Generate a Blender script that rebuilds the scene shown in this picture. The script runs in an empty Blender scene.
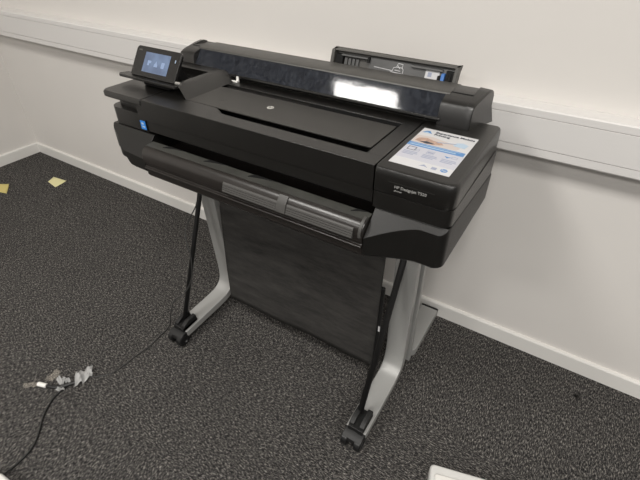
import bpy, bmesh, math, random
from mathutils import Vector, Matrix, noise
random.seed(4)
S = bpy.context.scene
COL = S.collection
PI = math.pi

# ------------------------------------------------------------------ materials
def mat(name, col, rough=.5, metal=0., spec=.5, bump=0., bscale=400., var=0., vscale=20., emit=None, es=1., alpha=1., trans=0.):
    m = bpy.data.materials.new(name); m.use_nodes = True
    nt = m.node_tree; b = nt.nodes['Principled BSDF']
    b.inputs['Base Color'].default_value = (*col, 1)
    b.inputs['Roughness'].default_value = rough
    b.inputs['Metallic'].default_value = metal
    b.inputs['Specular IOR Level'].default_value = spec
    b.inputs['Alpha'].default_value = alpha
    b.inputs['Transmission Weight'].default_value = trans
    if emit:
        b.inputs['Emission Color'].default_value = (*emit, 1)
        b.inputs['Emission Strength'].default_value = es
    tc = nt.nodes.new('ShaderNodeTexCoord')
    if var > 0:
        n = nt.nodes.new('ShaderNodeTexNoise'); n.inputs['Scale'].default_value = vscale; n.inputs['Detail'].default_value = 4
        nt.links.new(tc.outputs['Object'], n.inputs['Vector'])
        r = nt.nodes.new('ShaderNodeValToRGB')
        r.color_ramp.elements[0].position = .3; r.color_ramp.elements[1].position = .7
        r.color_ramp.elements[0].color = (*[c * (1 - var) for c in col], 1)
        r.color_ramp.elements[1].color = (*[min(1, c * (1 + var)) for c in col], 1)
        nt.links.new(n.outputs['Fac'], r.inputs['Fac']); nt.links.new(r.outputs['Color'], b.inputs['Base Color'])
    if bump > 0:
        n = nt.nodes.new('ShaderNodeTexNoise'); n.inputs['Scale'].default_value = bscale; n.inputs['Detail'].default_value = 3
        nt.links.new(tc.outputs['Object'], n.inputs['Vector'])
        bp = nt.nodes.new('ShaderNodeBump'); bp.inputs['Strength'].default_value = bump; bp.inputs['Distance'].default_value = .001
        nt.links.new(n.outputs['Fac'], bp.inputs['Height']); nt.links.new(bp.outputs['Normal'], b.inputs['Normal'])
    return m

M = {}
M['wall'] = mat('wall_paint', (.70, .675, .645), .75, bump=.15, bscale=300, var=.012, vscale=2)
M['trim'] = mat('white_skirting', (.76, .745, .715), .45)
M['trunk'] = mat('trunking_plastic', (.70, .685, .67), .4)
M['black'] = mat('black_plastic', (.0050, .0046, .0040), .31, spec=.75, bump=.25, bscale=900, var=.12, vscale=35)
M['blackgloss'] = mat('gloss_black_plastic', (.012, .0115, .011), .22)
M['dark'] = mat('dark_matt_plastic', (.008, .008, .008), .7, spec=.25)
M['lidplate'] = mat('lid_plate_plastic', (.022, .0206, .018), .42, spec=.8, bump=.3, bscale=700, var=.1, vscale=25)
M['bar'] = mat('brown_black_bar', (.013, .0105, .0092), .31, spec=.7, var=.15, vscale=40)
M['guard'] = mat('guard_black_plastic', (.0060, .0056, .0050), .40, spec=.42, bump=.2, bscale=900, var=.12, vscale=35)
M['emblem'] = mat('emblem_silver', (.50, .49, .46), .4)
M['cover'] = mat('roll_cover_plastic', (.036, .0345, .0300), .42, spec=.8, bump=.3, bscale=700, var=.08, vscale=20)
M['deck'] = mat('tray_deck_grey', (.050, .050, .045), .45, var=.25, vscale=14)
M['rib'] = mat('grey_grip', (.058, .056, .053), .45)
M['silver'] = mat('silver_paint', (.36, .36, .35), .42, metal=.25, bump=.08, bscale=1500)
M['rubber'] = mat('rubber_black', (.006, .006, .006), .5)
M['wheel'] = mat('wheel_black', (.009, .009, .0095), .35)
M['fabric'] = mat('bin_fabric', (.030, .029, .028), .9, spec=.15, bump=.5, bscale=800)
M['white'] = mat('white_plastic', (.78, .77, .74), .35)
M['paper'] = mat('white_paper', (.58, .58, .59), .55)
M['lav'] = mat('lavender_paper', (.50, .505, .56), .55)
M['pblue'] = mat('print_blue', (.10, .24, .48), .5)
M['plblue'] = mat('print_light_blue', (.42, .53, .64), .5)
M['ptan'] = mat('print_skin_tan', (.42, .29, .23), .55, var=.35, vscale=120)
M['ppink'] = mat('print_pale_pink', (.55, .49, .46), .55)
M['pink_dark'] = mat('print_ink', (.03, .04, .06), .55)
M['pgrey'] = mat('print_grey', (.30, .33, .43), .55)
M['stick'] = mat('blue_sticker', (.03, .22, .66), .4)
M['lettering'] = mat('silver_lettering', (.30, .30, .29), .4)
M['note'] = mat('yellow_note', (.74, .69, .38), .7)
M['note2'] = mat('mustard_note', (.56, .47, .17), .7)
M['cable'] = mat('cable_black', (.012, .012, .012), .45)
M['cablegrey'] = mat('cable_grey', (.03, .03, .029), .4)
M['guideblue'] = mat('blue_guide', (.05, .17, .48), .4)
M['greytray'] = mat('grey_tray', (.085, .085, .085), .4, var=.15, vscale=15)
M['trayframe'] = mat('tray_frame', (.075, .072, .066), .5)
M['screen_ico'] = mat('screen_icon', (.05, .07, .1), .3, emit=(.50, .64, .95), es=.62)
M['led'] = mat('panel_light', (.2, .25, .3), .3, emit=(.6, .75, 1.), es=.35)
M['metal'] = mat('glint_metal', (.8, .8, .78), .2, metal=.9)
M['box'] = mat('white_box_plastic', (.60, .595, .575), .4, var=.02)
M['boxlid'] = mat('white_lid_plastic', (.72, .705, .67), .35)

# touchscreen: blue-grey lit panel, brighter towards the middle as the picture on it is
def screen_mat():
    m = mat('touch_screen', (.03, .04, .06), .12, emit=(.16, .22, .36), es=.85)
    nt = m.node_tree; b = nt.nodes['Principled BSDF']
    tc = nt.nodes.new('ShaderNodeTexCoord'); n = nt.nodes.new('ShaderNodeTexNoise'); n.inputs['Scale'].default_value = 25
    nt.links.new(tc.outputs['Object'], n.inputs['Vector'])
    r = nt.nodes.new('ShaderNodeValToRGB')
    r.color_ramp.elements[0].color = (.13, .17, .27, 1); r.color_ramp.elements[1].color = (.22, .30, .46, 1)
    r.color_ramp.elements[0].position = .35; r.color_ramp.elements[1].position = .65
    nt.links.new(n.outputs['Fac'], r.inputs['Fac']); nt.links.new(r.outputs['Color'], b.inputs['Emission Color'])
    return m
M['screen'] = screen_mat()

# smoked window of the roll cover: dusty, streaked clear plastic
def window_mat():
    m = bpy.data.materials.new('smoked_window'); m.use_nodes = True
    nt = m.node_tree; nt.nodes.clear(); N = nt.nodes.new; Lk = nt.links.new
    out = N('ShaderNodeOutputMaterial'); tc = N('ShaderNodeTexCoord')
    p = N('ShaderNodeBsdfPrincipled'); p.inputs['Base Color'].default_value = (.010, .012, .018, 1)
    p.inputs['Roughness'].default_value = .06; p.inputs['Specular IOR Level'].default_value = .75
    t = N('ShaderNodeBsdfTransparent'); t.inputs['Color'].default_value = (.35, .36, .40, 1)
    mx = N('ShaderNodeMixShader'); mx.inputs[0].default_value = .7
    Lk(t.outputs[0], mx.inputs[1]); Lk(p.outputs[0], mx.inputs[2])
    # dust film
    d = N('ShaderNodeBsdfDiffuse'); d.inputs['Color'].default_value = (.17, .19, .225, 1)
    mp = N('ShaderNodeMapping'); mp.inputs['Scale'].default_value = (22, 9, 9); mp.inputs['Rotation'].default_value = (0, .5, 0)
    n = N('ShaderNodeTexNoise'); n.inputs['Scale'].default_value = 6; n.inputs['Detail'].default_value = 8; n.inputs['Roughness'].default_value = .75
    Lk(tc.outputs['Object'], mp.inputs[0]); Lk(mp.outputs[0], n.inputs['Vector'])
    r = N('ShaderNodeValToRGB'); r.color_ramp.elements[0].position = .42; r.color_ramp.elements[1].position = .8
    r.color_ramp.elements[0].color = (.015, .015, .015, 1); r.color_ramp.elements[1].color = (.26, .26, .26, 1)
    Lk(n.outputs['Fac'], r.inputs[0])
    m2 = N('ShaderNodeMixShader'); Lk(r.outputs[0], m2.inputs[0]); Lk(mx.outputs[0], m2.inputs[1]); Lk(d.outputs[0], m2.inputs[2])
    wv = N('ShaderNodeTexNoise'); wv.inputs['Scale'].default_value = 14; wv.inputs['Detail'].default_value = 3
    Lk(tc.outputs['Object'], wv.inputs['Vector'])
    bw = N('ShaderNodeBump'); bw.inputs['Strength'].default_value = .5; bw.inputs['Distance'].default_value = .0006
    Lk(wv.outputs['Fac'], bw.inputs['Height']); Lk(bw.outputs[0], p.inputs['Normal'])
    Lk(m2.outputs[0], out.inputs[0])
    return m
M['window'] = window_mat()

# film for the crumpled tape
def film_mat(name, w, tint):
    m = bpy.data.materials.new(name); m.use_nodes = True
    nt = m.node_tree; nt.nodes.clear(); N = nt.nodes.new; Lk = nt.links.new
    out = N('ShaderNodeOutputMaterial')
    p = N('ShaderNodeBsdfPrincipled'); p.inputs['Base Color'].default_value = (*tint, 1); p.inputs['Roughness'].default_value = .25
    t = N('ShaderNodeBsdfTransparent'); mx = N('ShaderNodeMixShader'); mx.inputs[0].default_value = w
    Lk(t.outputs[0], mx.inputs[1]); Lk(p.outputs[0], mx.inputs[2]); Lk(mx.outputs[0], out.inputs[0])
    return m
M['film'] = film_mat('clear_tape', .55, (.60, .60, .59))
M['film2'] = film_mat('thin_tape', .12, (.62, .56, .48))

def carpet_mat():
    m = bpy.data.materials.new('loop_carpet'); m.use_nodes = True
    nt = m.node_tree; b = nt.nodes['Principled BSDF']; N = nt.nodes.new; Lk = nt.links.new
    b.inputs['Roughness'].default_value = .95; b.inputs['Specular IOR Level'].default_value = .1
    tc = N('ShaderNodeTexCoord')
    def tex(scale, rot, sc, det=2, rough=.6):
        mp = N('ShaderNodeMapping'); mp.inputs['Scale'].default_value = sc; mp.inputs['Rotation'].default_value = (0, 0, rot)
        Lk(tc.outputs['Object'], mp.inputs[0])
        n = N('ShaderNodeTexNoise'); n.inputs['Scale'].default_value = scale; n.inputs['Detail'].default_value = det
        n.inputs['Roughness'].default_value = rough; n.inputs['Distortion'].default_value = .6
        Lk(mp.outputs[0], n.inputs['Vector']); return n
    def streak(sx, sy):
        mp = N('ShaderNodeMapping'); mp.inputs['Scale'].default_value = (sx, sy, 1); mp.inputs['Rotation'].default_value = (0, 0, .12)
        Lk(tc.outputs['Object'], mp.inputs[0])
        n = N('ShaderNodeTexNoise'); n.inputs['Scale'].default_value = 1; n.inputs['Detail'].default_value = 3.5; n.inputs['Roughness'].default_value = .75
        n.inputs['Distortion'].default_value = .35
        Lk(mp.outputs[0], n.inputs['Vector']); return n
    sa, sb = streak(330, 105), streak(105, 330)
    # carpet tiles laid a quarter turn apart
    sep = N('ShaderNodeSeparateXYZ'); Lk(tc.outputs['Object'], sep.inputs[0])
    ad_ = N('ShaderNodeMath'); ad_.operation = 'ADD'; ad_.inputs[1].default_value = 10.44; Lk(sep.outputs['Y'], ad_.inputs[0])
    mo = N('ShaderNodeMath'); mo.operation = 'MODULO'; mo.inputs[1].default_value = 1.0; Lk(ad_.outputs[0], mo.inputs[0])
    gt = N('ShaderNodeMath'); gt.operation = 'GREATER_THAN'; gt.inputs[1].default_value = .5; Lk(mo.outputs[0], gt.inputs[0])
    n1m = N('ShaderNodeMix'); n1m.data_type = 'FLOAT'
    Lk(gt.outputs[0], n1m.inputs[0]); Lk(sa.outputs['Fac'], n1m.inputs[2]); Lk(sb.outputs['Fac'], n1m.inputs[3])
    class _W: outputs = {'Fac': n1m.outputs[0]}
    n1 = _W
    n2 = tex(150, -.5, (1.3, .6, 1), 2, .7)
    n3 = tex(3.5, 0, (1, 1, 1), 3, .6)
    r = N('ShaderNodeValToRGB'); cr = r.color_ramp
    cr.elements[0].position = .39; cr.elements[0].color = (.013, .0125, .0125, 1)
    cr.elements[1].position = .67; cr.elements[1].color = (.30, .288, .27, 1)
    e = cr.elements.new(.50); e.color = (.046, .0445, .0435, 1)
    e = cr.elements.new(.565); e.color = (.115, .109, .102, 1)
    Lk(n1.outputs['Fac'], r.inputs[0])
    r2 = N('ShaderNodeValToRGB'); r2.color_ramp.elements[0].position = .35; r2.color_ramp.elements[1].position = .65
    r2.color_ramp.elements[0].color = (.72, .72, .74, 1); r2.color_ramp.elements[1].color = (1.2, 1.18, 1.15, 1)
    Lk(n2.outputs['Fac'], r2.inputs[0])
    mu = N('ShaderNodeMix'); mu.data_type = 'RGBA'; mu.blend_type = 'MULTIPLY'; mu.inputs[0].default_value = 1
    Lk(r.outputs[0], mu.inputs[6]); Lk(r2.outputs[0], mu.inputs[7])
    r3 = N('ShaderNodeValToRGB'); r3.color_ramp.elements[0].color = (.85, .85, .85, 1); r3.color_ramp.elements[1].color = (1.15, 1.15, 1.15, 1)
    Lk(n3.outputs['Fac'], r3.inputs[0])
    mu2 = N('ShaderNodeMix'); mu2.data_type = 'RGBA'; mu2.blend_type = 'MULTIPLY'; mu2.inputs[0].default_value = 1
    Lk(mu.outputs[2], mu2.inputs[6]); Lk(r3.outputs[0], mu2.inputs[7])
    # one small dark stain on the carpet near the back wall
    g = N('ShaderNodeVectorMath'); g.operation = 'DISTANCE'; g.inputs[1].default_value = (.9, -.095, 0)
    Lk(tc.outputs['Object'], g.inputs[0])
    mr = N('ShaderNodeMapRange'); mr.inputs[1].default_value = .006; mr.inputs[2].default_value = .016
    mr.inputs[3].default_value = .25; mr.inputs[4].default_value = 1
    Lk(g.outputs['Value'], mr.inputs[0])
    mu3 = N('ShaderNodeVectorMath'); mu3.operation = 'SCALE'
    Lk(mu2.outputs[2], mu3.inputs[0]); Lk(mr.outputs[0], mu3.inputs['Scale'])
    Lk(mu3.outputs[0], b.inputs['Base Color'])
    bp = N('ShaderNodeBump'); bp.inputs['Strength'].default_value = .8; bp.inputs['Distance'].default_value = .004
    Lk(n1.outputs['Fac'], bp.inputs['Height']); Lk(bp.outputs[0], b.inputs['Normal'])
    return m
M['carpet'] = carpet_mat()

# streaked fabric
def fab():
    m = M['fabric']; nt = m.node_tree; b = nt.nodes['Principled BSDF']; N = nt.nodes.new; Lk = nt.links.new
    tc = N('ShaderNodeTexCoord'); mp = N('ShaderNodeMapping'); mp.inputs['Scale'].default_value = (2.2, 1, 9); mp.inputs['Rotation'].default_value = (0, .12, 0)
    n = N('ShaderNodeTexNoise'); n.inputs['Scale'].default_value = 4; n.inputs['Detail'].default_value = 6; n.inputs['Roughness'].default_value = .7
    Lk(tc.outputs['Object'], mp.inputs[0]); Lk(mp.outputs[0], n.inputs['Vector'])
    r = N('ShaderNodeValToRGB'); r.color_ramp.elements[0].position = .3; r.color_ramp.elements[1].position = .75
    r.color_ramp.elements[0].color = (.024, .0235, .0225, 1); r.color_ramp.elements[1].color = (.060, .057, .054, 1)
    Lk(n.outputs['Fac'], r.inputs[0]); Lk(r.outputs[0], b.inputs['Base Color'])
fab()

# ------------------------------------------------------------------ helpers
def tag(o, label=None, cat=None, group=None, kind=None):
    if label: o['label'] = label
    if cat: o['category'] = cat
    if group: o['group'] = group
    if kind: o['kind'] = kind
    return o
def empty(name, loc, label, cat, group=None):
    o = bpy.data.objects.new(name, None); COL.objects.link(o); o.location = loc; o.empty_display_size = .05
    return tag(o, label, cat, group)
def rootloc(p):
    v = Vector((0, 0, 0))
    while p is not None: v += p.location; p = p.parent
    return v
def obj(name, bm, m, parent=None, bevel=0., seg=2, smooth=False, loc=None, mats=None):
    """bm holds world coordinates; they are made local to the parent (or to loc)."""
    bmesh.ops.remove_doubles(bm, verts=bm.verts, dist=1e-6)
    bmesh.ops.recalc_face_normals(bm, faces=bm.faces)
    off = rootloc(parent) if parent else Vector(loc or (0, 0, 0))
    bmesh.ops.translate(bm, verts=bm.verts, vec=-off)
    me = bpy.data.meshes.new(name); bm.to_mesh(me); bm.free()
    for x in (mats or [m]): me.materials.append(x)
    o = bpy.data.objects.new(name, me); COL.objects.link(o)
    if parent: o.parent = parent
    else: o.location = off
    if bevel > 0:
        md = o.modifiers.new('bevel', 'BEVEL'); md.width = bevel; md.segments = seg; md.limit_method = 'ANGLE'; md.angle_limit = math.radians(35)
        md.harden_normals = False
        for p in me.polygons: p.use_smooth = True
        try: md.harden_normals = True
        except Exception: pass
    elif smooth:
        for p in me.polygons: p.use_smooth = True
    return o
def nb(): return bmesh.new()
def loft(bm, rings, cap=True, closed=True, mi=0):
    vs = [[bm.verts.new(p) for p in r] for r in rings]
    n = len(rings[0])
    for a, b in zip(vs, vs[1:]):
        for i in range(n if closed else n - 1):
            j = (i + 1) % n
            f = bm.faces.new((a[i], a[j], b[j], b[i])); f.material_index = mi
    if cap:
        bm.faces.new(vs[0][::-1]).material_index = mi; bm.faces.new(vs[-1]).material_index = mi
    return vs
def box(bm, x0, x1, y0, y1, z0, z1, mi=0):
    loft(bm, [[(x0, y0, z0), (x1, y0, z0), (x1, y1, z0), (x0, y1, z0)], [(x0, y0, z1), (x1, y0, z1), (x1, y1, z1), (x0, y1, z1)]], mi=mi); return bm
def prism(bm, prof, x0, x1, mi=0):
    loft(bm, [[(x0, y, z) for y, z in prof], [(x1, y, z) for y, z in prof]], mi=mi); return bm
def plan(bm, poly, z0, z1, mi=0):
    loft(bm, [[(x, y, z0) for x, y in poly], [(x, y, z1) for x, y in poly]], mi=mi); return bm
def rrect(x0, x1, y0, y1, rr, n=6):
    """rounded rectangle, radii in the order (x0y0, x1y0, x1y1, x0y1)"""
    pts = []
    for (cx, cy, sx, sy, r, a0) in ((x0, y0, 1, 1, rr[0], PI), (x1, y0, -1, 1, rr[1], 1.5 * PI), (x1, y1, -1, -1, rr[2], 0), (x0, y1, 1, -1, rr[3], .5 * PI)):
        if r <= 0: pts.append((cx, cy)); continue
        for k in range(n + 1):
            a = a0 + k / n * PI / 2
            pts.append((cx + sx * r + r * math.cos(a), cy + sy * r + r * math.sin(a)))
    return pts
def smoothpath(pts, n=8):
    P = [Vector(p) for p in pts]; out = []
    for i in range(len(P) - 1):
        p0 = P[max(i - 1, 0)]; p1 = P[i]; p2 = P[i + 1]; p3 = P[min(i + 2, len(P) - 1)]
        for k in range(n):
            t = k / n
            out.append(.5 * ((2 * p1) + (p2 - p0) * t + (2 * p0 - 5 * p1 + 4 * p2 - p3) * t * t + (3 * p1 - p0 - 3 * p2 + p3) * t ** 3))
    out.append(P[-1]); return out
def tube(bm, pts, r, n=8, mi=0):
    rings = []; prev = None
    for i, p in enumerate(pts):
        p = Vector(p)
        d = (Vector(pts[min(i + 1, len(pts) - 1)]) - Vector(pts[max(i - 1, 0)])).normalized()
        u = prev if prev is not None else Vector((0, 0, 1)) if abs(d.z) < .9 else Vector((1, 0, 0))
        u = (u - d * u.dot(d)).normalized(); prev = u; v = d.cross(u)
        rings.append([tuple(p + u * r * math.cos(2 * PI * k / n) + v * r * math.sin(2 * PI * k / n)) for k in range(n)])
    loft(bm, rings, mi=mi); return bm
def cyl(bm, a, b, r, n=20, mi=0): return tube(bm, [a, b], r, n, mi)
def text_into(bm, s, size, xf, mi=0, extrude=.0004, align='LEFT', shear=0., bold=0.):
    cu = bpy.data.curves.new('t', 'FONT'); cu.body = s; cu.size = size; cu.extrude = extrude; cu.align_x = align; cu.shear = shear; cu.offset = bold
    cu.resolution_u = 3
    o = bpy.data.objects.new('t', cu); COL.objects.link(o)
    bpy.context.view_layer.update()
    me = bpy.data.meshes.new_from_object(o.evaluated_get(bpy.context.evaluated_depsgraph_get()))
    k = len(bm.faces); nv = len(bm.verts)
    bm.from_mesh(me)
    bm.verts.ensure_lookup_table(); bm.faces.ensure_lookup_table()
    for v in bm.verts[nv:]: v.co = xf @ v.co
    for f in bm.faces[k:]: f.material_index = mi
    bpy.data.objects.remove(o); bpy.data.curves.remove(cu); bpy.data.meshes.remove(me)
def frame3(o, u, v, w):
    m = Matrix.Identity(4)
    for i in range(3): m[i][0] = u[i]; m[i][1] = v[i]; m[i][2] = w[i]; m[i][3] = o[i]
    return m

# ------------------------------------------------------------------ room
XL, XR, YF = -2.245, 3.6, -6.2
YW = .012
tag(obj('floor', box(nb(), XL - .1, XR, YF, .1, -.05, 0), M['carpet']), kind='structure')
tag(obj('wall_back', box(nb(), XL - .1, XR, YW, .112, 0, 2.7), M['wall']), kind='structure')
tag(obj('wall_left', box(nb(), XL - .1, XL, YF, YW, 0, 2.7), M['wall']), kind='structure')
tag(obj('ceiling', box(nb(), XL - .1, XR, YF, .1, 2.7, 2.75), mat('ceiling_paint', (.82, .80, .77), .8)), kind='structure')
bpf = [(0, 0), (-.012, 0), (-.012, .056), (-.009, .061), (0, .061)]
tag(obj('baseboard_back', prism(nb(), [(y + YW, z) for y, z in bpf], XL, XR), M['trim']), kind='structure')
b = nb(); loft(b, [[(XL - y, yy, z) for y, z in bpf] for yy in (YF, 0)])
tag(obj('baseboard_left', b, M['trim']), kind='structure')

t = empty('cable_trunking', (0, YW, .72), 'long white wall trunking running along the back wall behind the printer', 'cable trunking')
obj('mounting_channel', prism(nb(), [(YW - .0006, .720), (-.045, .720), (-.047, .723), (-.047, .742), (-.044, .7425), (-.044, .8215), (-.047, .822), (-.047, .838), (-.044, .841), (YW - .0006, .841)], XL, XR), M['trunk'], t)
obj('cover_strip', prism(nb(), [(-.042, .7438), (-.0475, .7438), (-.0475, .8202), (-.042, .8202)], XL, XR), M['trunk'], t, bevel=.0006)

# ------------------------------------------------------------------ printer stand
st = empty('printer_stand', (.02, -.33, 0), 'silver grey two legged stand on casters under the black printer', 'stand')
def leg(cx):
    hw = .031
    front = smoothpath([(0, -.594, .054), (0, -.50, .058), (0, -.415, .062), (0, -.377, .070), (0, -.354, .094), (0, -.349, .145), (0, -.356, .26), (0, -.373, .52), (0, -.382, .6445)], 6)
    th = .026; prof = []; back = []
    for i, p in enumerate(front):
        d = (front[min(i + 1, len(front) - 1)] - front[max(i - 1, 0)]).normalized()
        nrm = Vector((0, d.z, -d.y))
        prof.append((p.y, p.z)); back.append((p.y + nrm.y * th, p.z + nrm.z * th))
    poly = prof + back[::-1]
    bm = nb()
    for a in (0,):
        L = [[(cx - hw, y, z) for y, z in poly], [(cx + hw, y, z) for y, z in poly]]
        vs = [[bm.verts.new(q) for q in r] for r in L]
        n = len(poly); k = len(prof)
        for i in range(n):
            j = (i + 1) % n; bm.faces.new((vs[0][i], vs[0][j], vs[1][j], vs[1][i]))
        for s in (0, 1):
            for i in range(k - 1):
                bm.faces.new((vs[s][i], vs[s][i + 1], vs[s][n - 2 - i], vs[s][n - 1 - i]))
    obj('leg', bm, M['silver'], st, bevel=.003)
    f = plan(nb(), rrect(cx - hw + .004, cx + hw + .004, -.250, -.026, (.02, .02, .001, .001), 6), .024, .052)
    rp = nb(); loft(rp, [[(cx - .026, y0, z), (cx + hw + .002, y0, z), (cx + hw + .002, y0 + .016, z), (cx - .026, y0 + .016, z)] for y0, z in ((-.290, .048), (-.290, .10), (-.302, .26), (-.319, .52), (-.328, .6445))])
    obj('back_plate', rp, M['silver'], st, bevel=.002)
    obj('rear_foot', f, M['silver'], st, bevel=.003)
    obj('end_cap', box(nb(), cx - hw + .004, cx + hw + .004, -.026, -.0195, .022, .0535), M['rubber'], st, bevel=.001)
    cap = nb(); cyl(cap, (cx, -.07, 0), (cx, -.07, .0245), .02); obj('glide', cap, M['rubber'], st)
    # caster: fork block with two prongs, two wheels
    c = nb()
    box(c, cx - .023, cx + .023, -.600, -.532, .050, .068)
    for s in (-1, 1):
        prism(c, [(-.602, .052), (-.592, .074), (-.570, .084), (-.534, .084), (-.530, .052)], cx + s * .0155 - .0075, cx + s * .0155 + .0075)
    prism(c, [(-.626, .032), (-.622, .044), (-.608, .052), (-.585, .053), (-.585, .032)], cx - .030, cx + .030)
    cyl(c, (cx, -.606, .014), (cx, -.606, .04), .010)
    cas = obj('caster', c, M['rubber'], st, bevel=.002)
    for s in (-1, 1):
        w = nb(); xa = cx + s * .010; xb = cx + s * .031
        loft(w, [[(x, -.608 + r * math.cos(a), .024 + r * math.sin(a)) for a in [2 * PI * k / 24 for k in range(24)]] for x, r in ((xa, .020), (xa + s * .003, .024), (xb - s * .003, .024), (xb, .020), (xb, .012), (xb - s * .003, .010))])
        obj('wheel', w, M['wheel'], cas)
    return cas
leg(-.327); leg(.373)
r = nb(); tube(r, [(-.333, -.558, .082), (-.331, -.40, .478), (-.3303, -.3435, .6420)], .0080, 12); obj('support_rod', r, M['rubber'], st, smooth=True)
r = nb(); tube(r, [(.362, -.548, .075), (.364, -.372, .517), (.3644, -.3205, .6420)], .0088, 12); obj('support_rod', r, M['rubber'], st, smooth=True)
obj('crossbar', box(nb(), -.30, .346, -.345, -.32, .56, .62), M['silver'], st, bevel=.003)
# fabric bin panel hanging between the legs
bm = nb(); nx, nz = 28, 24
vs = {}
for s, off in ((0, 0), (1, .004)):
    for i in range(nx + 1):
        for j in range(nz + 1):
            u = i / nx; w = j / nz
            x = -.255 + (.321 + .255) * u + .022 * w * (1 - u) + .006 * w * u
            z = .086 + (.644 - .086) * w
            y = -.402 + .004 * noise.noise(Vector((x * 6, z * 4, 0))) + .003 * math.sin(x * 9) * (1 - w)
            vs[s, i, j] = bm.verts.new((x, y + off, z))
for i in range(nx):
    for j in range(nz):
        bm.faces.new((vs[0, i, j], vs[0, i + 1, j], vs[0, i + 1, j + 1], vs[0, i, j + 1]))
        bm.faces.new((vs[1, i, j], vs[1, i, j + 1], vs[1, i + 1, j + 1], vs[1, i + 1, j]))
for i in range(nx):
    for j in (0, nz): bm.faces.new((vs[0, i, j], vs[0, i + 1, j], vs[1, i + 1, j], vs[1, i, j]))
for j in range(nz):
    for i in (0, nx): bm.faces.new((vs[0, i, j], vs[0, i, j + 1], vs[1, i, j + 1], vs[1, i, j]))
bp = obj('bin_panel', bm, M['fabric'], st, smooth=True); tag(bp, 'dark grey fabric panel')
obj('black_strip', box(nb(), .320, .333, -.3985, -.388, .085, .42), M['rubber'], st, bevel=.003)  # narrow black strip beside the right edge of the fabric panel
tg = nb(); box(tg, .3285, .3335, -.4000, -.3985, .254, .274); tag(obj('care_tag', tg, M['paper'], st), 'small white tag')

# ------------------------------------------------------------------ printer
pr = empty('large_format_printer', (0, -.33, .645), 'wide black plotter printer with touchscreen standing on a silver leg stand', 'printer')
def seam(y): return .752 - .075 * (y + .52)

# lower body
obj('lower_body', prism(nb(), [(-.42, .737), (-.42, .655), (-.41, .648), (-.15, .648), (-.13, .665), (-.13, .75), (-.42, .75)], -.45, .455), M['black'], pr, bevel=.003)
# curved side guards left and right of the tray
def guard(sign):
    xi, xo = (.3370, .4915) if sign > 0 else (.3145, .484)
    def yf(x):
        s = (x - xi) / (xo - xi)
        if sign > 0:
            q = 1 - (1 - min(1, s / .66)) ** 1.35; return -.5675 + .0375 * q
        w0, w1 = .52, .40
        if s < w0: return -.567 + .004 * (s / w0)
        q = min(1, (s - w0) / w1); q = q * q * (3 - 2 * q)
        return -.563 + (.563 - .531) * q
    N_ = 22; xs = [xi + (xo - .022 - xi) * k / N_ for k in range(N_ + 1)]
    arc = [(xo - .022 + .022 * math.sin(a), -.509 - .022 * math.cos(a)) for a in [PI / 2 * k / 6 for k in range(1, 7)]]
    fr = [(x, yf(x)) for x in xs] + arc + [(xo, -.40), (xo, -.30), (xo, -.208), (xo - .004, -.204)]
    back = [(xi, -.204)]
    full = fr + back
    def inset(p, d):
        x, y = p
        return (x - (d if x > xo - .03 else 0) * min(1, (x - (xo - .03)) / .03), y + (d if y < -.45 else 0) - (d if y > -.22 else 0))
    zb = lambda y: .655
    def up(p): # the outer part of the left guard ends a little higher
        if sign > 0: return 0
        q = min(1, max(0, (p[0] - .384) / .012)); return .018 * q * q * (3 - 2 * q)
    zb0, zb1 = (.6465, .658) if sign > 0 else (.653, .666)
    R0 = [(inset(p, .012)[0], inset(p, .012)[1], zb0 + up(p)) for p in full]
    R1 = [(p[0], p[1], zb1 + up(p)) for p in full]
    R2 = []; R3 = []
    for p in full:
        y = p[1]
        if y < -.519:
            d = -.519 - y
            R2.append((p[0], y, .7470 - d * 1.0)); R3.append((p[0], max(y, -.5185), .7495))
        else:
            R2.append((p[0], y, seam(y) - .006)); R3.append((p[0] - .0010 * (p[0] > xi + .01), y, seam(y) - .002))
    f = lambda R: [(sign * a, b_, c) for a, b_, c in R]
    bm = nb(); loft(bm, [f(R0), f(R1), f(R2), f(R3)])
    obj('side_guard', bm, M['guard'], pr, bevel=.0012)
guard(1); guard(-1)

# output tray with rounded bar
tray = nb()
prism(tray, [(-.425, .700), (-.5255, .700), (-.5275, .7335), (-.538, .7335), (-.552, .7335), (-.562, .729), (-.568, .722), (-.5705, .713), (-.5705, .691), (-.566, .688), (-.566, .681), (-.572, .679), (-.5725, .6755), (-.566, .673), (-.566, .656), (-.559, .6475), (-.425, .6465)], -.3140, .3360)
tr = obj('output_tray', tray, M['bar'], pr, bevel=.0012)
g = nb()
pts = [(-.5660, .7200), (-.5700, .7185)]
for k in range(4):
    z = .7160 - k * .0047; yy = -.5722 - k * .0017
    pts += [(yy, z), (yy - .0014, z - .0034), (yy + .0008, z - .0038), (yy + .0004, z - .0045)]
pts += [(-.5775, .6968), (-.5690, .6960)]
prism(g, pts, -.030, .316)
obj('grip_strip', g, M['rib'], tr)
obj('tray_clip', prism(nb(), [(-.560, .7335), (-.5705, .7245), (-.576, .716), (-.5810, .6985), (-.572, .6985), (-.569, .715)], .128, .152), M['rib'], tr, bevel=.001)
obj('tray_end', prism(nb(), [(-.545, .7375), (-.557, .735), (-.569, .724), (-.5735, .712), (-.573, .700), (-.545, .700)], .3265, .3335), M['rib'], tr, bevel=.001)
obj('tray_deck', prism(nb(), [(-.5270, .7330), (-.5525, .7322), (-.5530, .7342), (-.5270, .7354)], -.3125, .3350), M['deck'], tr)
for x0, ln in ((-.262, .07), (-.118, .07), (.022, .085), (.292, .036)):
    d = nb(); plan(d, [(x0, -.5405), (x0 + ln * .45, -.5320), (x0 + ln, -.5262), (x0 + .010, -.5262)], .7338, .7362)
    obj('notch_shade', d, M['dark'], tr)  # dark wedges stand in for the shaded notches in the deck edge
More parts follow.
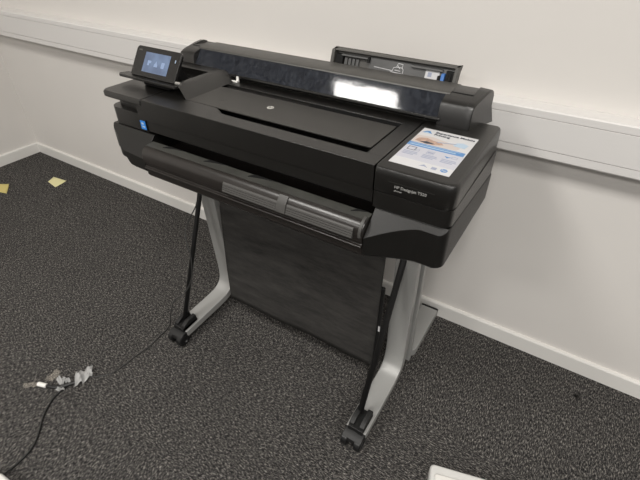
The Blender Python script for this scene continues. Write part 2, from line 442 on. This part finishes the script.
obj('output_slot', box(nb(), -.3138, .3358, -.440, -.42, .7005, .757), M['dark'], pr)

# centre cover
cc = nb()
plan(cc, [(-.333, -.5225), (.3285, -.5225), (.3285, -.4815), (-.085, -.4815), (-.098, -.4775), (-.122, -.4625), (-.135, -.4585), (-.333, -.4585)], .787, .841)
box(cc, -.333, .3285, -.5195, -.46, .757, .789); box(cc, -.24, .287, -.4150, -.3310, .80, .8380)
box(cc, -.333, .3285, -.4595, -.125, .757, .815)
box(cc, .2915, .3285, -.4825, -.262, .80, .841)
box(cc, -.333, .2925, -.3070, -.262, .80, .841)
box(cc, -.333, -.246, -.4600, -.262, .80, .841)
box(cc, -.333, .3285, -.262, -.125, .80, .8365)
ctr = obj('center_cover', cc, M['black'], pr, bevel=.0012)
tag(obj('groove', box(nb(), -.245, .045, -.3305, -.3075, .814, .8360), M['blackgloss'], ctr), 'gloss black groove')
obj('groove', box(nb(), .045, .291, -.3095, -.3065, .8145, .8403), M['dark'], ctr)
obj('front_recess', box(nb(), -.10, .291, -.4805, -.4600, .7880, .7905), M['dark'], ctr)
lp = nb()
plan(lp, rrect(-.2415, .2880, -.4570, -.3305, (.002, .004, .002, .002), 3), .8375, .8412)
lid = obj('lid_plate', lp, M['lidplate'], pr, bevel=.0012)
# round maker's emblem on the plate
lg = nb(); c0 = Vector((-.020, -.3885, .8413))
loft(lg, [[(c0.x + .0088 * math.cos(a), c0.y + .0088 * math.sin(a), z) for a in [2 * PI * k / 28 for k in range(28)]] for z in (.8411, .8416)], mi=0)
text_into(lg, 'hp', .0135, frame3((c0.x, c0.y - .0034, .8417), (1, 0, 0), (0, 1, 0), (0, 0, 1)), mi=1, extrude=.0001, align='CENTER', shear=.2)
tag(obj('emblem', lg, None, lid, mats=[M['emblem'], M['lidplate']]), 'pale round emblem')
em = nb()
for (a, b_) in (((-.172, -.402), (-.150, -.402)), ((-.150, -.402), (-.147, -.413)), ((-.147, -.413), (-.163, -.416)), ((-.163, -.416), (-.168, -.410))):
    d = Vector((b_[0] - a[0], b_[1] - a[1], 0)); n_ = Vector((-d.y, d.x, 0)).normalized() * .0006
    plan(em, [(a[0] - n_.x, a[1] - n_.y), (b_[0] - n_.x, b_[1] - n_.y), (b_[0] + n_.x, b_[1] + n_.y), (a[0] + n_.x, a[1] + n_.y)], .8411, .8414)
obj('moulded_mark', em, M['black'], lid)

# right hand cartridge housing
rm = nb()
ol = rrect(.3315, .4905, -.5255, -.208, (.003, .022, .004, .002), 8)
def tap(o_, d): # draw the outline in a little
    cx, cy = .41, -.37
    return [(x - (d if x > .45 else 0) * min(1, (x - .45) / .03), y + (d if y < -.5 else 0)) for x, y in o_]
def taper_back(o_): return [(x - .003 * max(0, (y + .52) / .3) * (x > .42), y) for x, y in o_]
olb = taper_back(ol)
def rz(o_, z): return [(x, y, z) for x, y in o_]
loft(rm, [rz(tap(olb, .0015), .789), rz(olb, .792), rz(olb, .826), rz(tap(olb, .0012), .835), rz(tap(olb, .0034), .8392), rz(tap(olb, .0070), .841)])
low = tap(ol, .0005)
loft(rm, [[(x, y, seam(y)) for x, y in low], rz(low, .7885)])
box(rm, .3335, .47, -.50, -.22, .745, .80)
rh = obj('cartridge_housing', rm, M['black'], pr, bevel=.001)
tx = nb()
text_into(tx, 'HP Designjet T520', .0083, frame3((.374, -.5256, .8065), (1, 0, .02), (0, .0, 1), (0, -1, 0)), extrude=.0002, bold=.0001)
text_into(tx, 'ePrinter', .0050, frame3((.374, -.5256, .7995), (1, 0, .02), (0, .0, 1), (0, -1, 0)), extrude=.0002)
obj('trim_line', box(nb(), .362, .452, -.5258, -.5253, .8171, .81725), M['rib'], rh)
tag(obj('model_lettering', tx, M['lettering'], rh), 'small silver model lettering')

# left hand housing
lm = nb()
oll = rrect(-.4905, -.335, -.5235, -.212, (.016, .002, .002, .012), 8)
loft(lm, [rz([(x + (.006 if x < -.46 else 0), y + (.004 if y < -.5 else 0)) for x, y in oll], .8225), rz(oll, .826), rz(oll, .836), rz([(x + (.003 if x < -.46 else 0), y + (.003 if y < -.5 else 0)) for x, y in oll], .841)])
ol2 = rrect(-.4820, -.335, -.5165, -.215, (.028, .002, .002, .012), 8)
loft(lm, [[(x, y, seam(y)) for x, y in ol2], rz(ol2, .7975)])
ol3 = rrect(-.470, -.350, -.500, -.22, (.024, .002, .002, .01), 8)
loft(lm, [rz(ol3, .792), rz(ol3, .826)])
box(lm, -.356, -.3328, -.5222, -.23, .757, .832)
box(lm, -.465, -.335, -.49, -.13, .745, .83)
lh = obj('left_housing', lm, M['black'], pr, bevel=.001)
sk = nb(); box(sk, -.3535, -.3345, -.5232, -.5218, .7605, .7835, 0); box(sk, -.349, -.341, -.5235, -.5230, .774, .779, 1); box(sk, -.348, -.338, -.5235, -.5230, .766, .770, 1)
tag(obj('blue_sticker', sk, None, lh, mats=[M['stick'], M['plblue']]), 'small bright blue sticker')

# raised tray of the control panel
ph = nb()
loft(ph, [[(-.288, -.425, .8405), (-.2290, -.4625, .8405), (-.2290, -.262, .8405), (-.294, -.262, .8405)], [(-.294, -.425, .8655), (-.270, -.447, .8655), (-.270, -.272, .8655), (-.294, -.272, .8655)]])
loft(ph, [[(-.470, -.312, .8405), (-.293, -.312, .8405), (-.293, -.262, .8405), (-.470, -.262, .8405)], [(-.462, -.312, .8655), (-.293, -.312, .8655), (-.293, -.272, .8655), (-.462, -.272, .8655)]])
box(ph, -.466, -.450, -.395, -.311, .8405, .8655)
box(ph, -.466, -.293, -.398, -.384, .8405, .8560)
obj('panel_tray', ph, M['black'], pr, bevel=.0015)
# tilted control panel
o_ = Vector((-.371, -.442, .868)); top_ = Vector((-.371, -.396, .933)); vv = (top_ - o_); H = vv.length; vv.normalize(); uu = Vector((1, 0, 0)); ww = uu.cross(vv)
F = frame3(o_, uu, vv, ww)
def pl(bm, poly, w0, w1, mi=0):
    loft(bm, [[tuple(F @ Vector((x, y, w0))) for x, y in poly], [tuple(F @ Vector((x, y, w1))) for x, y in poly]], mi=mi)
cp = nb(); pl(cp, rrect(-.0875, .0820, -.001, H, (.006, .006, .010, .010), 5), -.0095, 0)
cpo = obj('control_panel', cp, M['blackgloss'], pr, bevel=.0018)
sc = nb(); sx0, sx1, sy0, sy1 = -.0475, .047, .0125, .0655
pl(sc, [(sx0, sy0), (sx1, sy0), (sx1, sy1), (sx0, sy1)], -.001, .0007, 0)
for cxx, kind in ((-.026, 0), (0, 1), (.026, 2)):
    y0 = .037
    if kind == 0:
        pl(sc, [(cxx - .006, y0 - .006), (cxx, y0 - .006), (cxx + .001, y0), (cxx + .007, y0 + .001), (cxx + .007, y0 + .007), (cxx - .006, y0 + .007)], .0006, .0011, 1)
    elif kind == 1:
        pl(sc, [(cxx - .007, y0 - .007), (cxx + .007, y0 - .007), (cxx + .006, y0 - .001), (cxx + .0025, y0 + .003), (cxx, y0 + .009), (cxx - .0025, y0 + .003), (cxx - .006, y0 - .001)], .0006, .0011, 1)
    else:
        pl(sc, rrect(cxx - .006, cxx + .006, y0 - .008, y0 + .008, (.003,) * 4, 3), .0006, .0011, 1)
tag(obj('touchscreen', sc, None, cpo, mats=[M['screen'], M['screen_ico']]), 'lit blue-grey touchscreen with three icons')
bt_ = nb(); pl(bt_, rrect(.0655, .0685, .050, .058, (.001,) * 4, 2), -.0005, .0005); obj('power_button', bt_, M['led'], cpo)
hl = nb(); pl(hl, rrect(-.0770, -.0640, .0665, .0700, (.001,) * 4, 2), -.0005, .0003); obj('indicator', hl, M['trayframe'], cpo)
ld = nb(); plan(ld, [(-.502, -.446), (-.490, -.456), (-.276, -.456), (-.272, -.450), (-.272, -.424), (-.488, -.424)], .8585, .8655)
obj('panel_ledge', ld, M['black'], cpo, bevel=.0015)
obj('panel_neck', prism(nb(), [(-.434, .8425), (-.436, .860), (-.40, .90), (-.388, .897), (-.36, .8465)], -.42, -.32), M['dark'], cpo)
hp_ = nb(); tube(hp_, [(-.284, -.440, .8690), (-.268, -.438, .8690)], .0042, 10); obj('hinge_glint', hp_, M['metal'], cpo)  # bright pin stands in for the highlight at the display hinge

# roll cover across the back
rc = nb()
prism(rc, [(-.2585, .8360), (-.2585, .8470), (-.2480, .8485), (-.2160, .8500), (-.2130, .8930), (-.2370, .8985), (-.2345, .9025), (-.2280, .9040), (-.1580, .9015), (-.1480, .8960), (-.1400, .8800), (-.1360, .8360)], -.400, .3665)
rcv = obj('roll_cover', rc, M['cover'], pr, bevel=.0012)
wn = nb(); prism(wn, [(-.2725, .8565), (-.2705, .8550), (-.2350, .8975), (-.2375, .8990)], -.392, .362)
tag(obj('cover_window', wn, M['window'], rcv), 'smoked clear window strip')
obj('window_rail', prism(nb(), [(-.2760, .8530), (-.2745, .8575), (-.2685, .8575), (-.2650, .8475), (-.2720, .8475)], -.398, .3645), M['blackgloss'], rcv, bevel=.0006)
wr = nb(); tube(wr, [(-.20, -.2765, .8560), (-.17, -.2765, .8560)], .0009, 6)
sp = nb(); cyl(sp, (-.39, -.2325, .8650), (.36, -.2325, .8650), .0120, 20); obj('spindle', sp, M['dark'], rcv, smooth=True)
def cap(x0, x1, flare):
    s = 1 if flare > 0 else -1
    prof = [(-.2740, .8410), (-.2690, .8840), (-.2640, .8915), (-.2500, .8975), (-.2000, .9065), (-.1780, .9085), (-.1640, .9040), (-.1570, .8930), (-.1550, .8700), (-.1550, .8300)]
    lowp = [(-.2740, .8410), (-.2690, .8840), (-.2640, .8915), (-.2500, .8970), (-.2250, .9025), (-.1900, .9026), (-.1640, .9015), (-.1570, .8925), (-.1550, .8700), (-.1550, .8300)]
    def ring(x, d, p, outer):
        return [(x + (flare * min(1, max(0, (y + .264) / .11)) * (1.0 if z < .86 else .6) if outer else 0), max(-.274 + d, min(-.155 - d * .5, y)), z - (d if z > .85 else 0)) for y, z in p]
    rb = x1 - s * .016
    bm = nb(); loft(bm, [ring(x0, .0, lowp, False), ring(rb, .0, lowp, False), ring(rb + s * .0008, .0, prof, False), ring(x1 - s * .003, .0012, prof, True), ring(x1, .0045, prof, True)])
    e = obj('cover_end', bm, M['black'], pr, bevel=.0012)
    a, b_ = sorted((x0, rb))
    obj('seam_line', prism(nb(), [(-.2270, .9022), (-.2250, .9030), (-.2225, .9031), (-.2225, .9010)], a, b_), M['dark'], e)
cap(.3580, .4310, .024); cap(-.390, -.4480, -.004)
# small white paper lever in front of the window
wl = nb(); prism(wl, [(-.2850, .8412), (-.2850, .8440), (-.2790, .8450), (-.2770, .8555), (-.2745, .8555), (-.2745, .8412)], -.224, -.216); box(wl, -.238, -.216, -.2850, -.2800, .8412, .8450)
tag(obj('paper_lever', wl, M['white'], pr, bevel=.0006), 'tiny white lever')

# rear sheet feeder, upright behind the roll cover
def fy(z): return -.1045 + (z - .90) * .35
def fr(bm, x0, x1, z0, z1, d0, d1, mi=0):
    x0 = -.015 + (x0 + .012) * .979; x1 = -.015 + (x1 + .012) * .979; z1 = z1 - .0055 if z1 > .905 else z1
    loft(bm, [[(x0, fy(z0) + d0, z0), (x1, fy(z0) + d0, z0), (x1, fy(z0) + d1, z0), (x0, fy(z0) + d1, z0)], [(x0, fy(z1) + d0, z1), (x1, fy(z1) + d0, z1), (x1, fy(z1) + d1, z1), (x0, fy(z1) + d1, z1)]], mi=mi)
sf = nb(); fr(sf, -.010, .350, .834, .925, .008, .016)
fr(sf, -.012, -.002, .834, .927, -.010, .016); fr(sf, .343, .352, .834, .927, -.010, .016); fr(sf, -.012, .352, .918, .927, -.006, .016)
rs = obj('sheet_feeder', sf, M['trayframe'], pr, bevel=.0015)
q = nb(); fr(q, .104, .345, .836, .9175, .004, .009); obj('feeder_plate', q, M['greytray'], rs)
q = nb(); fr(q, .018, .100, .9070, .9165, -.004, .006); obj('feeder_bar', q, M['greytray'], rs, bevel=.001)
q = nb(); fr(q, .226, .312, .9060, .9165, -.004, .006); obj('feeder_bar', q, M['greytray'], rs, bevel=.001)
for a in ((.000, .017, .836, .915, -.002, .009), (.017, .024, .886, .905, -.004, .009), (.100, .106, .900, .917, -.004, .009)):
    q = nb(); fr(q, *a); obj('feeder_slot', q, M['dark'], rs)
q = nb()
for k in range(4): fr(q, .028 + k * .012, .036 + k * .012, .884, .902, .002, .009)
obj('feeder_teeth', q, M['greytray'], rs)
q = nb(); fr(q, .311, .320, .836, .908, -.006, .005); tag(obj('paper_guide', q, M['guideblue'], rs, bevel=.001), 'blue sliding paper guide')
q = nb(); fr(q, .321, .343, .836, .915, -.001, .009); fr(q, .330, .336, .84, .910, -.005, .004)
fr(q, .301, .310, .885, .896, -.002, .005); obj('guide_rack', q, M['dark'], rs, bevel=.001)
q = nb(); fr(q, .267, .304, .842, .9040, .0025, .0045, 0); fr(q, .274, .284, .890, .900, .002, .003, 1)
tag(obj('feeder_label', q, None, rs, mats=[M['paper'], M['pgrey']]), 'white label on the feeder')
# white line drawing on the feeder plate
q = nb()
def ln(x0, z0, x1, z1, w=.0006):
    x0 = -.010 + (x0 + .012) * .979; x1 = -.010 + (x1 + .012) * .979; z0 += .003; z1 += .003
    d = Vector((x1 - x0, 0, z1 - z0)); n_ = Vector((-d.z, 0, d.x)).normalized() * w
    P = [(x0 - n_.x, z0 - n_.z), (x1 - n_.x, z1 - n_.z), (x1 + n_.x, z1 + n_.z), (x0 + n_.x, z0 + n_.z)]
    loft(q, [[(x, fy(z) + .0030, z) for x, z in P], [(x, fy(z) + .0045, z) for x, z in P]])
for a in ((.115, .889, .170, .8865), (.165, .884, .205, .882), (.170, .886, .172, .894), (.172, .894, .180, .896), (.180, .896, .183, .905), (.183, .905, .197, .904), (.197, .904, .196, .896),
          (.196, .896, .200, .892), (.200, .892, .200, .884), (.180, .896, .196, .896), (.176, .889, .192, .888), (.183, .900, .190, .893), (.205, .882, .212, .879)):
    ln(*a)
obj('diagram', q, M['paper'], rs)

# ------------------------------------------------------------------ leaflet on the cartridge housing
lf = nb()
LX, LY, LZ = .3435, -.4940, .8414
def lr(u0, u1, v0, v1, lvl, mi, skew=0):
    z0 = LZ + lvl * .00018
    loft(lf, [[(LX + u0, LY + v0, z), (LX + u1, LY + v0, z), (LX + u1 + skew, LY + v1, z), (LX + u0 + skew, LY + v1, z)] for z in (z0, z0 + .00018)], mi=mi)
def lpoly(poly, lvl, mi):
    z0 = LZ + lvl * .00018
    loft(lf, [[(LX + u, LY + v, z) for u, v in poly] for z in (z0, z0 + .00018)], mi=mi)
MT = [M['paper'], M['lav'], M['pblue'], M['plblue'], M['ptan'], M['ppink'], M['pink_dark'], M['pgrey']]
lr(0, .1195, 0, .1895, 0, 0)
lr(.001, .1185, .030, .0905, 1, 1)
lr(-.001, .1165, .0905, .1085, 1, 2)
lr(.004, .108, .1035, .1048, 2, 3)
lr(.004, .100, .0960, .0990, 2, 3)
lpoly([(.001, .1095), (.070, .1095), (.096, .1130), (.100, .126), (.070, .140), (.034, .150), (.001, .146)], 1, 5)      # pale picture with a hand
lpoly([(.006, .118), (.030, .111), (.050, .113), (.066, .122), (.060, .130), (.040, .133), (.026, .140), (.010, .134)], 2, 4)
lpoly([(.018, .1155), (.034, .1120), (.050, .1175), (.030, .123)], 3, 6)
lpoly([(.050, .127), (.086, .138), (.088, .1415), (.052, .131)], 3, 7)
lpoly([(.084, .130), (.108, .128), (.111, .146), (.098, .152), (.086, .146)], 2, 3)
lpoly([(.004, .164), (.011, .176), (.018, .178), (.026, .164), (.019, .167)], 1, 2)                                   # small mountain mark
lpoly([(.008, .164), (.014, .171), (.021, .164)], 2, 3)
def ltext(s, u, v, size, mi, bold=0.):
    text_into(lf, s, size, frame3((LX + u, LY + v, LZ + .0006), (1, 0, 0), (0, 1, 0), (0, 0, 1)), mi=mi, extrude=.0001, bold=bold)
ltext('Experience Mobile', .031, .1725, .0112, 6, .00028)
ltext('Printing', .031, .1610, .0112, 6, .00028)
# three pictograms with lines of small print
def outline(x0, x1, y0, y1, w, mi):
    lr(x0, x1, y0, y0 + w, 2, mi); lr(x0, x1, y1 - w, y1, 2, mi); lr(x0, x0 + w, y0, y1, 2, mi); lr(x1 - w, x1, y0, y1, 2, mi)
outline(.008, .025, .069, .085, .0014, 6); outline(.026, .034, .069, .078, .0012, 7)
outline(.049, .064, .068, .082, .0010, 7); lr(.051, .062, .072, .078, 2, 7)
lpoly([(.084, .078), (.091, .069), (.099, .077), (.092, .075)], 2, 2); outline(.099, .110, .072, .081, .0010, 7)
for u0 in (.006, .046, .084):
    for k, ww_ in enumerate((.028, .030, .024)):
        lr(u0, u0 + ww_, .060 - k * .006, .0630 - k * .006, 2, 7)
lpoly([(.056, .013), (.064, .022), (.074, .012), (.066, .015)], 1, 7)
lr(.080, .090, .011, .021, 1, 7)
lpoly([(.104 + .0068 * math.cos(2 * PI * k / 20), .017 + .0068 * math.sin(2 * PI * k / 20)) for k in range(20)], 1, 2)
ltext('hp', .0995, .0140, .0095, 0)
tag(obj('information_leaflet', lf, None, None, mats=MT, loc=(LX + .06, LY + .095, LZ)), 'white and blue printed leaflet lying on the right end of the black printer', 'leaflet')

# ------------------------------------------------------------------ things on the carpet
def note(name, pts, m, label, lift):
    bm = nb(); nn = 8; g_ = {}
    a, b_, c, d = [Vector((*p, 0)) for p in pts]
    for s in (0, 1):
        for i in range(nn + 1):
            for j in range(nn + 1):
                u, v = i / nn, j / nn
                p = (a * (1 - u) + b_ * u) * (1 - v) + (d * (1 - u) + c * u) * v
                g_[s, i, j] = bm.verts.new((p.x, p.y, .002 + lift * u * u * (.4 + .6 * v) + s * .0004))
    for i in range(nn):
        for j in range(nn):
            for s in (0, 1): bm.faces.new((g_[s, i, j], g_[s, i + 1, j], g_[s, i + 1, j + 1], g_[s, i, j + 1]))
    for i in range(nn):
        for j in (0, nn): bm.faces.new((g_[0, i, j], g_[0, i + 1, j], g_[1, i + 1, j], g_[1, i, j])); bm.faces.new((g_[0, j, i], g_[0, j, i + 1], g_[1, j, i + 1], g_[1, j, i]))
    ctr_ = sum((Vector((*p, 0)) for p in pts), Vector()) / 4
    tag(obj(name, bm, m, None, smooth=True, loc=ctr_), label, 'sticky note', 'sticky notes on the carpet')
note('sticky_note', [(-1.819, -.197), (-1.839, -.149), (-1.728, -.141), (-1.725, -.211)], M['note'], 'pale yellow sticky note on the carpet near the back wall skirting', .006)
note('sticky_note', [(-2.060, -.440), (-2.030, -.372), (-1.952, -.338), (-1.885, -.392)], M['note2'], 'mustard yellow sticky note at the left edge of the photo', .012)

def cable(name, pts, r, m, label, n=10):
    bm = nb(); tube(bm, smoothpath(pts, n), r, 8)
    return tag(obj(name, bm, m, None, smooth=True, loc=Vector(pts[0])), label, 'cable')
cable('cable', [(-.4985, -.9330, .0045), (-.495, -.944, .0045), (-.489, -.985, .004), (-.461, -1.031, .004), (-.410, -1.081, .004), (-.389, -1.116, .004), (-.384, -1.149, .004), (-.382, -1.170, .006), (-.380, -1.186, .010), (-.372, -1.204, .014)], .0027, M['cable'],
      'thick black cable curving from the taped plug to the white adapter')
cable('cable', [(-.469, -.876, .003), (-.446, -.859, .003), (-.423, -.838, .003), (-.412, -.808, .003), (-.407, -.767, .003), (-.404, -.72, .003), (-.399, -.681, .003), (-.404, -.636, .003), (-.405, -.600, .006),
                (-.378, -.594, .05), (-.356, -.592, .120), (-.346, -.572, .165), (-.320, -.545, .190), (-.309, -.512, .240), (-.318, -.490, .310), (-.350, -.468, .375), (-.349, -.440, .42), (-.322, -.420, .48), (-.300, -.415, .56), (-.282, -.432, .646)], .0020, M['cablegrey'],
      'thin dark cable hanging past the left stand rod to the floor')
# plug wrapped in tape
pg = empty('cable_plug', (-.53, -.955, 0), 'black cable plug with white tip lying beside crumpled tape', 'plug')
w = nb(); tube(w, [(-.577, -.979, .0080), (-.574, -.978, .0080), (-.550, -.970, .0080), (-.547, -.969, .0080)], .0075, 10)
tag(obj('plug_tip', w, M['white'], pg, bevel=.002), 'white tip')
w = nb(); tube(w, smoothpath([(-.546, -.968, .0075), (-.528, -.962, .0075), (-.512, -.953, .0070), (-.500, -.938, .0065), (-.488, -.920, .0065), (-.474, -.902, .006)], 5), .0058, 10)
obj('plug_body', w, M['cable'], pg, smooth=True)
def scrap(pts, m, label, amp, h, seed):
    bm = nb(); nn = 10; g_ = {}
    c = sum((Vector((*p, 0)) for p in pts), Vector()) / len(pts)
    a, b_, c2, d = [Vector((*p, 0)) for p in pts]
    for i in range(nn + 1):
        for j in range(nn + 1):
            u, v = i / nn, j / nn
            p = (a * (1 - u) + b_ * u) * (1 - v) + (d * (1 - u) + c2 * u) * v
            nz_ = noise.noise(Vector((u * 5.2 + seed, v * 4.6, seed))) ; n2_ = noise.noise(Vector((u * 3 + 9, v * 4 - seed, 3)))
            e = .5 + .5 * math.sin(PI * u)
            g_[i, j] = bm.verts.new((p.x + n2_ * amp * .6, p.y + nz_ * amp * .6, .0015 + h * (.5 + nz_) * e if h > .004 else .0015 + h * (.5 + .5 * nz_)))
    for i in range(nn):
        for j in range(nn): bm.faces.new((g_[i, j], g_[i + 1, j], g_[i + 1, j + 1], g_[i, j + 1]))
    for v in bm.verts: v.co.z = max(.001, v.co.z)
    o = obj('tape_scrap', bm, m, None, loc=c)
    md = o.modifiers.new('thick', 'SOLIDIFY'); md.thickness = .0004; md.offset = 1
    return tag(o, label, 'tape', 'scraps of clear tape around the plug')
scrap([(-.464, -.925), (-.505, -.893), (-.488, -.846), (-.458, -.868)], M['film'], 'largest crumpled clear tape scrap at the cable end of the plug', .022, .034, 1.3)
scrap([(-.536, -.942), (-.524, -.922), (-.494, -.920), (-.510, -.942)], M['film'], 'small crumpled clear tape scrap on top of the plug', .016, .030, 4.1)
scrap([(-.513, -.962), (-.500, -.945), (-.488, -.945), (-.500, -.960)], M['film'], 'smallest clear tape scrap in front of the plug', .006, .016, 7.7)
scrap([(-.626, -1.004), (-.590, -.974), (-.576, -.983), (-.606, -1.012)], M['film2'], 'flat faint tape strip beyond the white plug tip', .004, .003, 2.2)
scrap([(-.580, -.956), (-.588, -.912), (-.562, -.912), (-.552, -.950)], M['film2'], 'flat faint tape strip behind the black plug body', .004, .003, 5.5)

# white adapter at the lower left, cut by the frame
ad = nb()
ol_ = rrect(-.055, .055, -.034, .034, (.022,) * 4, 6)
A = Matrix.Translation((-.335, -1.222, 0)) @ Matrix.Rotation(math.radians(4), 4, 'Z')
def ringz(sc_, z): return [tuple(A @ Vector((x * sc_, y * sc_, z))) for x, y in ol_]
loft(ad, [ringz(.90, 0), ringz(.98, .004), ringz(1, .012), ringz(1, .024), ringz(.94, .031), ringz(.8, .034)])
ado = empty('power_adapter', (-.335, -1.222, 0), 'rounded white power adapter in the bottom left corner of the photo', 'adapter')
obj('adapter_case', ad, M['white'], ado, smooth=True)

# white box at the lower edge
bx = empty('storage_box', (.66, -.66, 0), 'white box with raised lid on the carpet at the bottom edge', 'box')
B = Matrix.Translation((.5845, -.561, 0)) @ Matrix.Rotation(math.radians(15.3), 4, 'Z')
def bxl(ol, z): return [tuple(B @ Vector((x, y, z))) for x, y in ol]
bb = nb(); o1 = rrect(0, .30, -.20, 0, (.012,) * 4, 5); o0 = rrect(.001, .299, -.199, -.001, (.011,) * 4, 5)
loft(bb, [bxl(o0, 0), bxl(o1, .003), bxl(o1, .033), bxl(rrect(.001, .299, -.199, -.001, (.011,) * 4, 5), .037), bxl(rrect(.004, .296, -.196, -.004, (.009,) * 4, 5), .040)])
obj('box_body', bb, M['box'], bx)
bb = nb(); o2 = rrect(.014, .286, -.186, -.026, (.006,) * 4, 5)
loft(bb, [bxl(o2, .0395), bxl(o2, .043), bxl(rrect(.016, .284, -.184, -.028, (.005,) * 4, 5), .0445)])
obj('box_lid', bb, M['boxlid'], bx)

# ------------------------------------------------------------------ ceiling lamps, some added to lift the wall light
def lamp(x, y, w, sx=.6, sy=.6):
    l = bpy.data.lights.new('ceiling_lamp_or_fill', 'AREA'); l.shape = 'RECTANGLE'; l.size = sx; l.size_y = sy; l.energy = w; l.color = (1, .970, .925)
    o = bpy.data.objects.new('ceiling_lamp_or_fill', l); COL.objects.link(o); o.location = (x, y, 2.69); return o
for lx in (-.79, .95, 2.65):
    for ly, lw in ((-1.56, 40), (-3.4, 40), (-5.2, 24)): lamp(lx - .02, ly - .045, lw, .52)  # near left lamp read from its reflection; last row and column added as fill
wd = bpy.data.worlds.new('room_light'); S.world = wd; wd.use_nodes = True
bg = wd.node_tree.nodes['Background']; bg.inputs[0].default_value = (1, .975, .94, 1); bg.inputs[1].default_value = .25

# ------------------------------------------------------------------ camera
cam = bpy.data.cameras.new('camera'); co = bpy.data.objects.new('camera', cam); COL.objects.link(co)
cam.sensor_fit = 'HORIZONTAL'; cam.sensor_width = 36; cam.lens = 36 * 432.576 / 640; cam.clip_start = .02
cx_ = Vector((.84632, .53267, .00167)); cy_ = -Vector((.32245, -.50982, -.79756)); cz_ = -Vector((-.42399, .67554, -.60323))
m4 = Matrix.Identity(4)
for i in range(3):
    m4[i][0] = cx_[i]; m4[i][1] = cy_[i]; m4[i][2] = cz_[i]
m4.translation = Vector((.633, -1.20069, 1.22))
co.matrix_world = m4
S.camera = co
S.view_settings.view_transform = 'Standard'; S.view_settings.look = 'None'; S.view_settings.gamma = 1
S.view_settings.use_curve_mapping = False
S.view_settings.exposure = -0.40
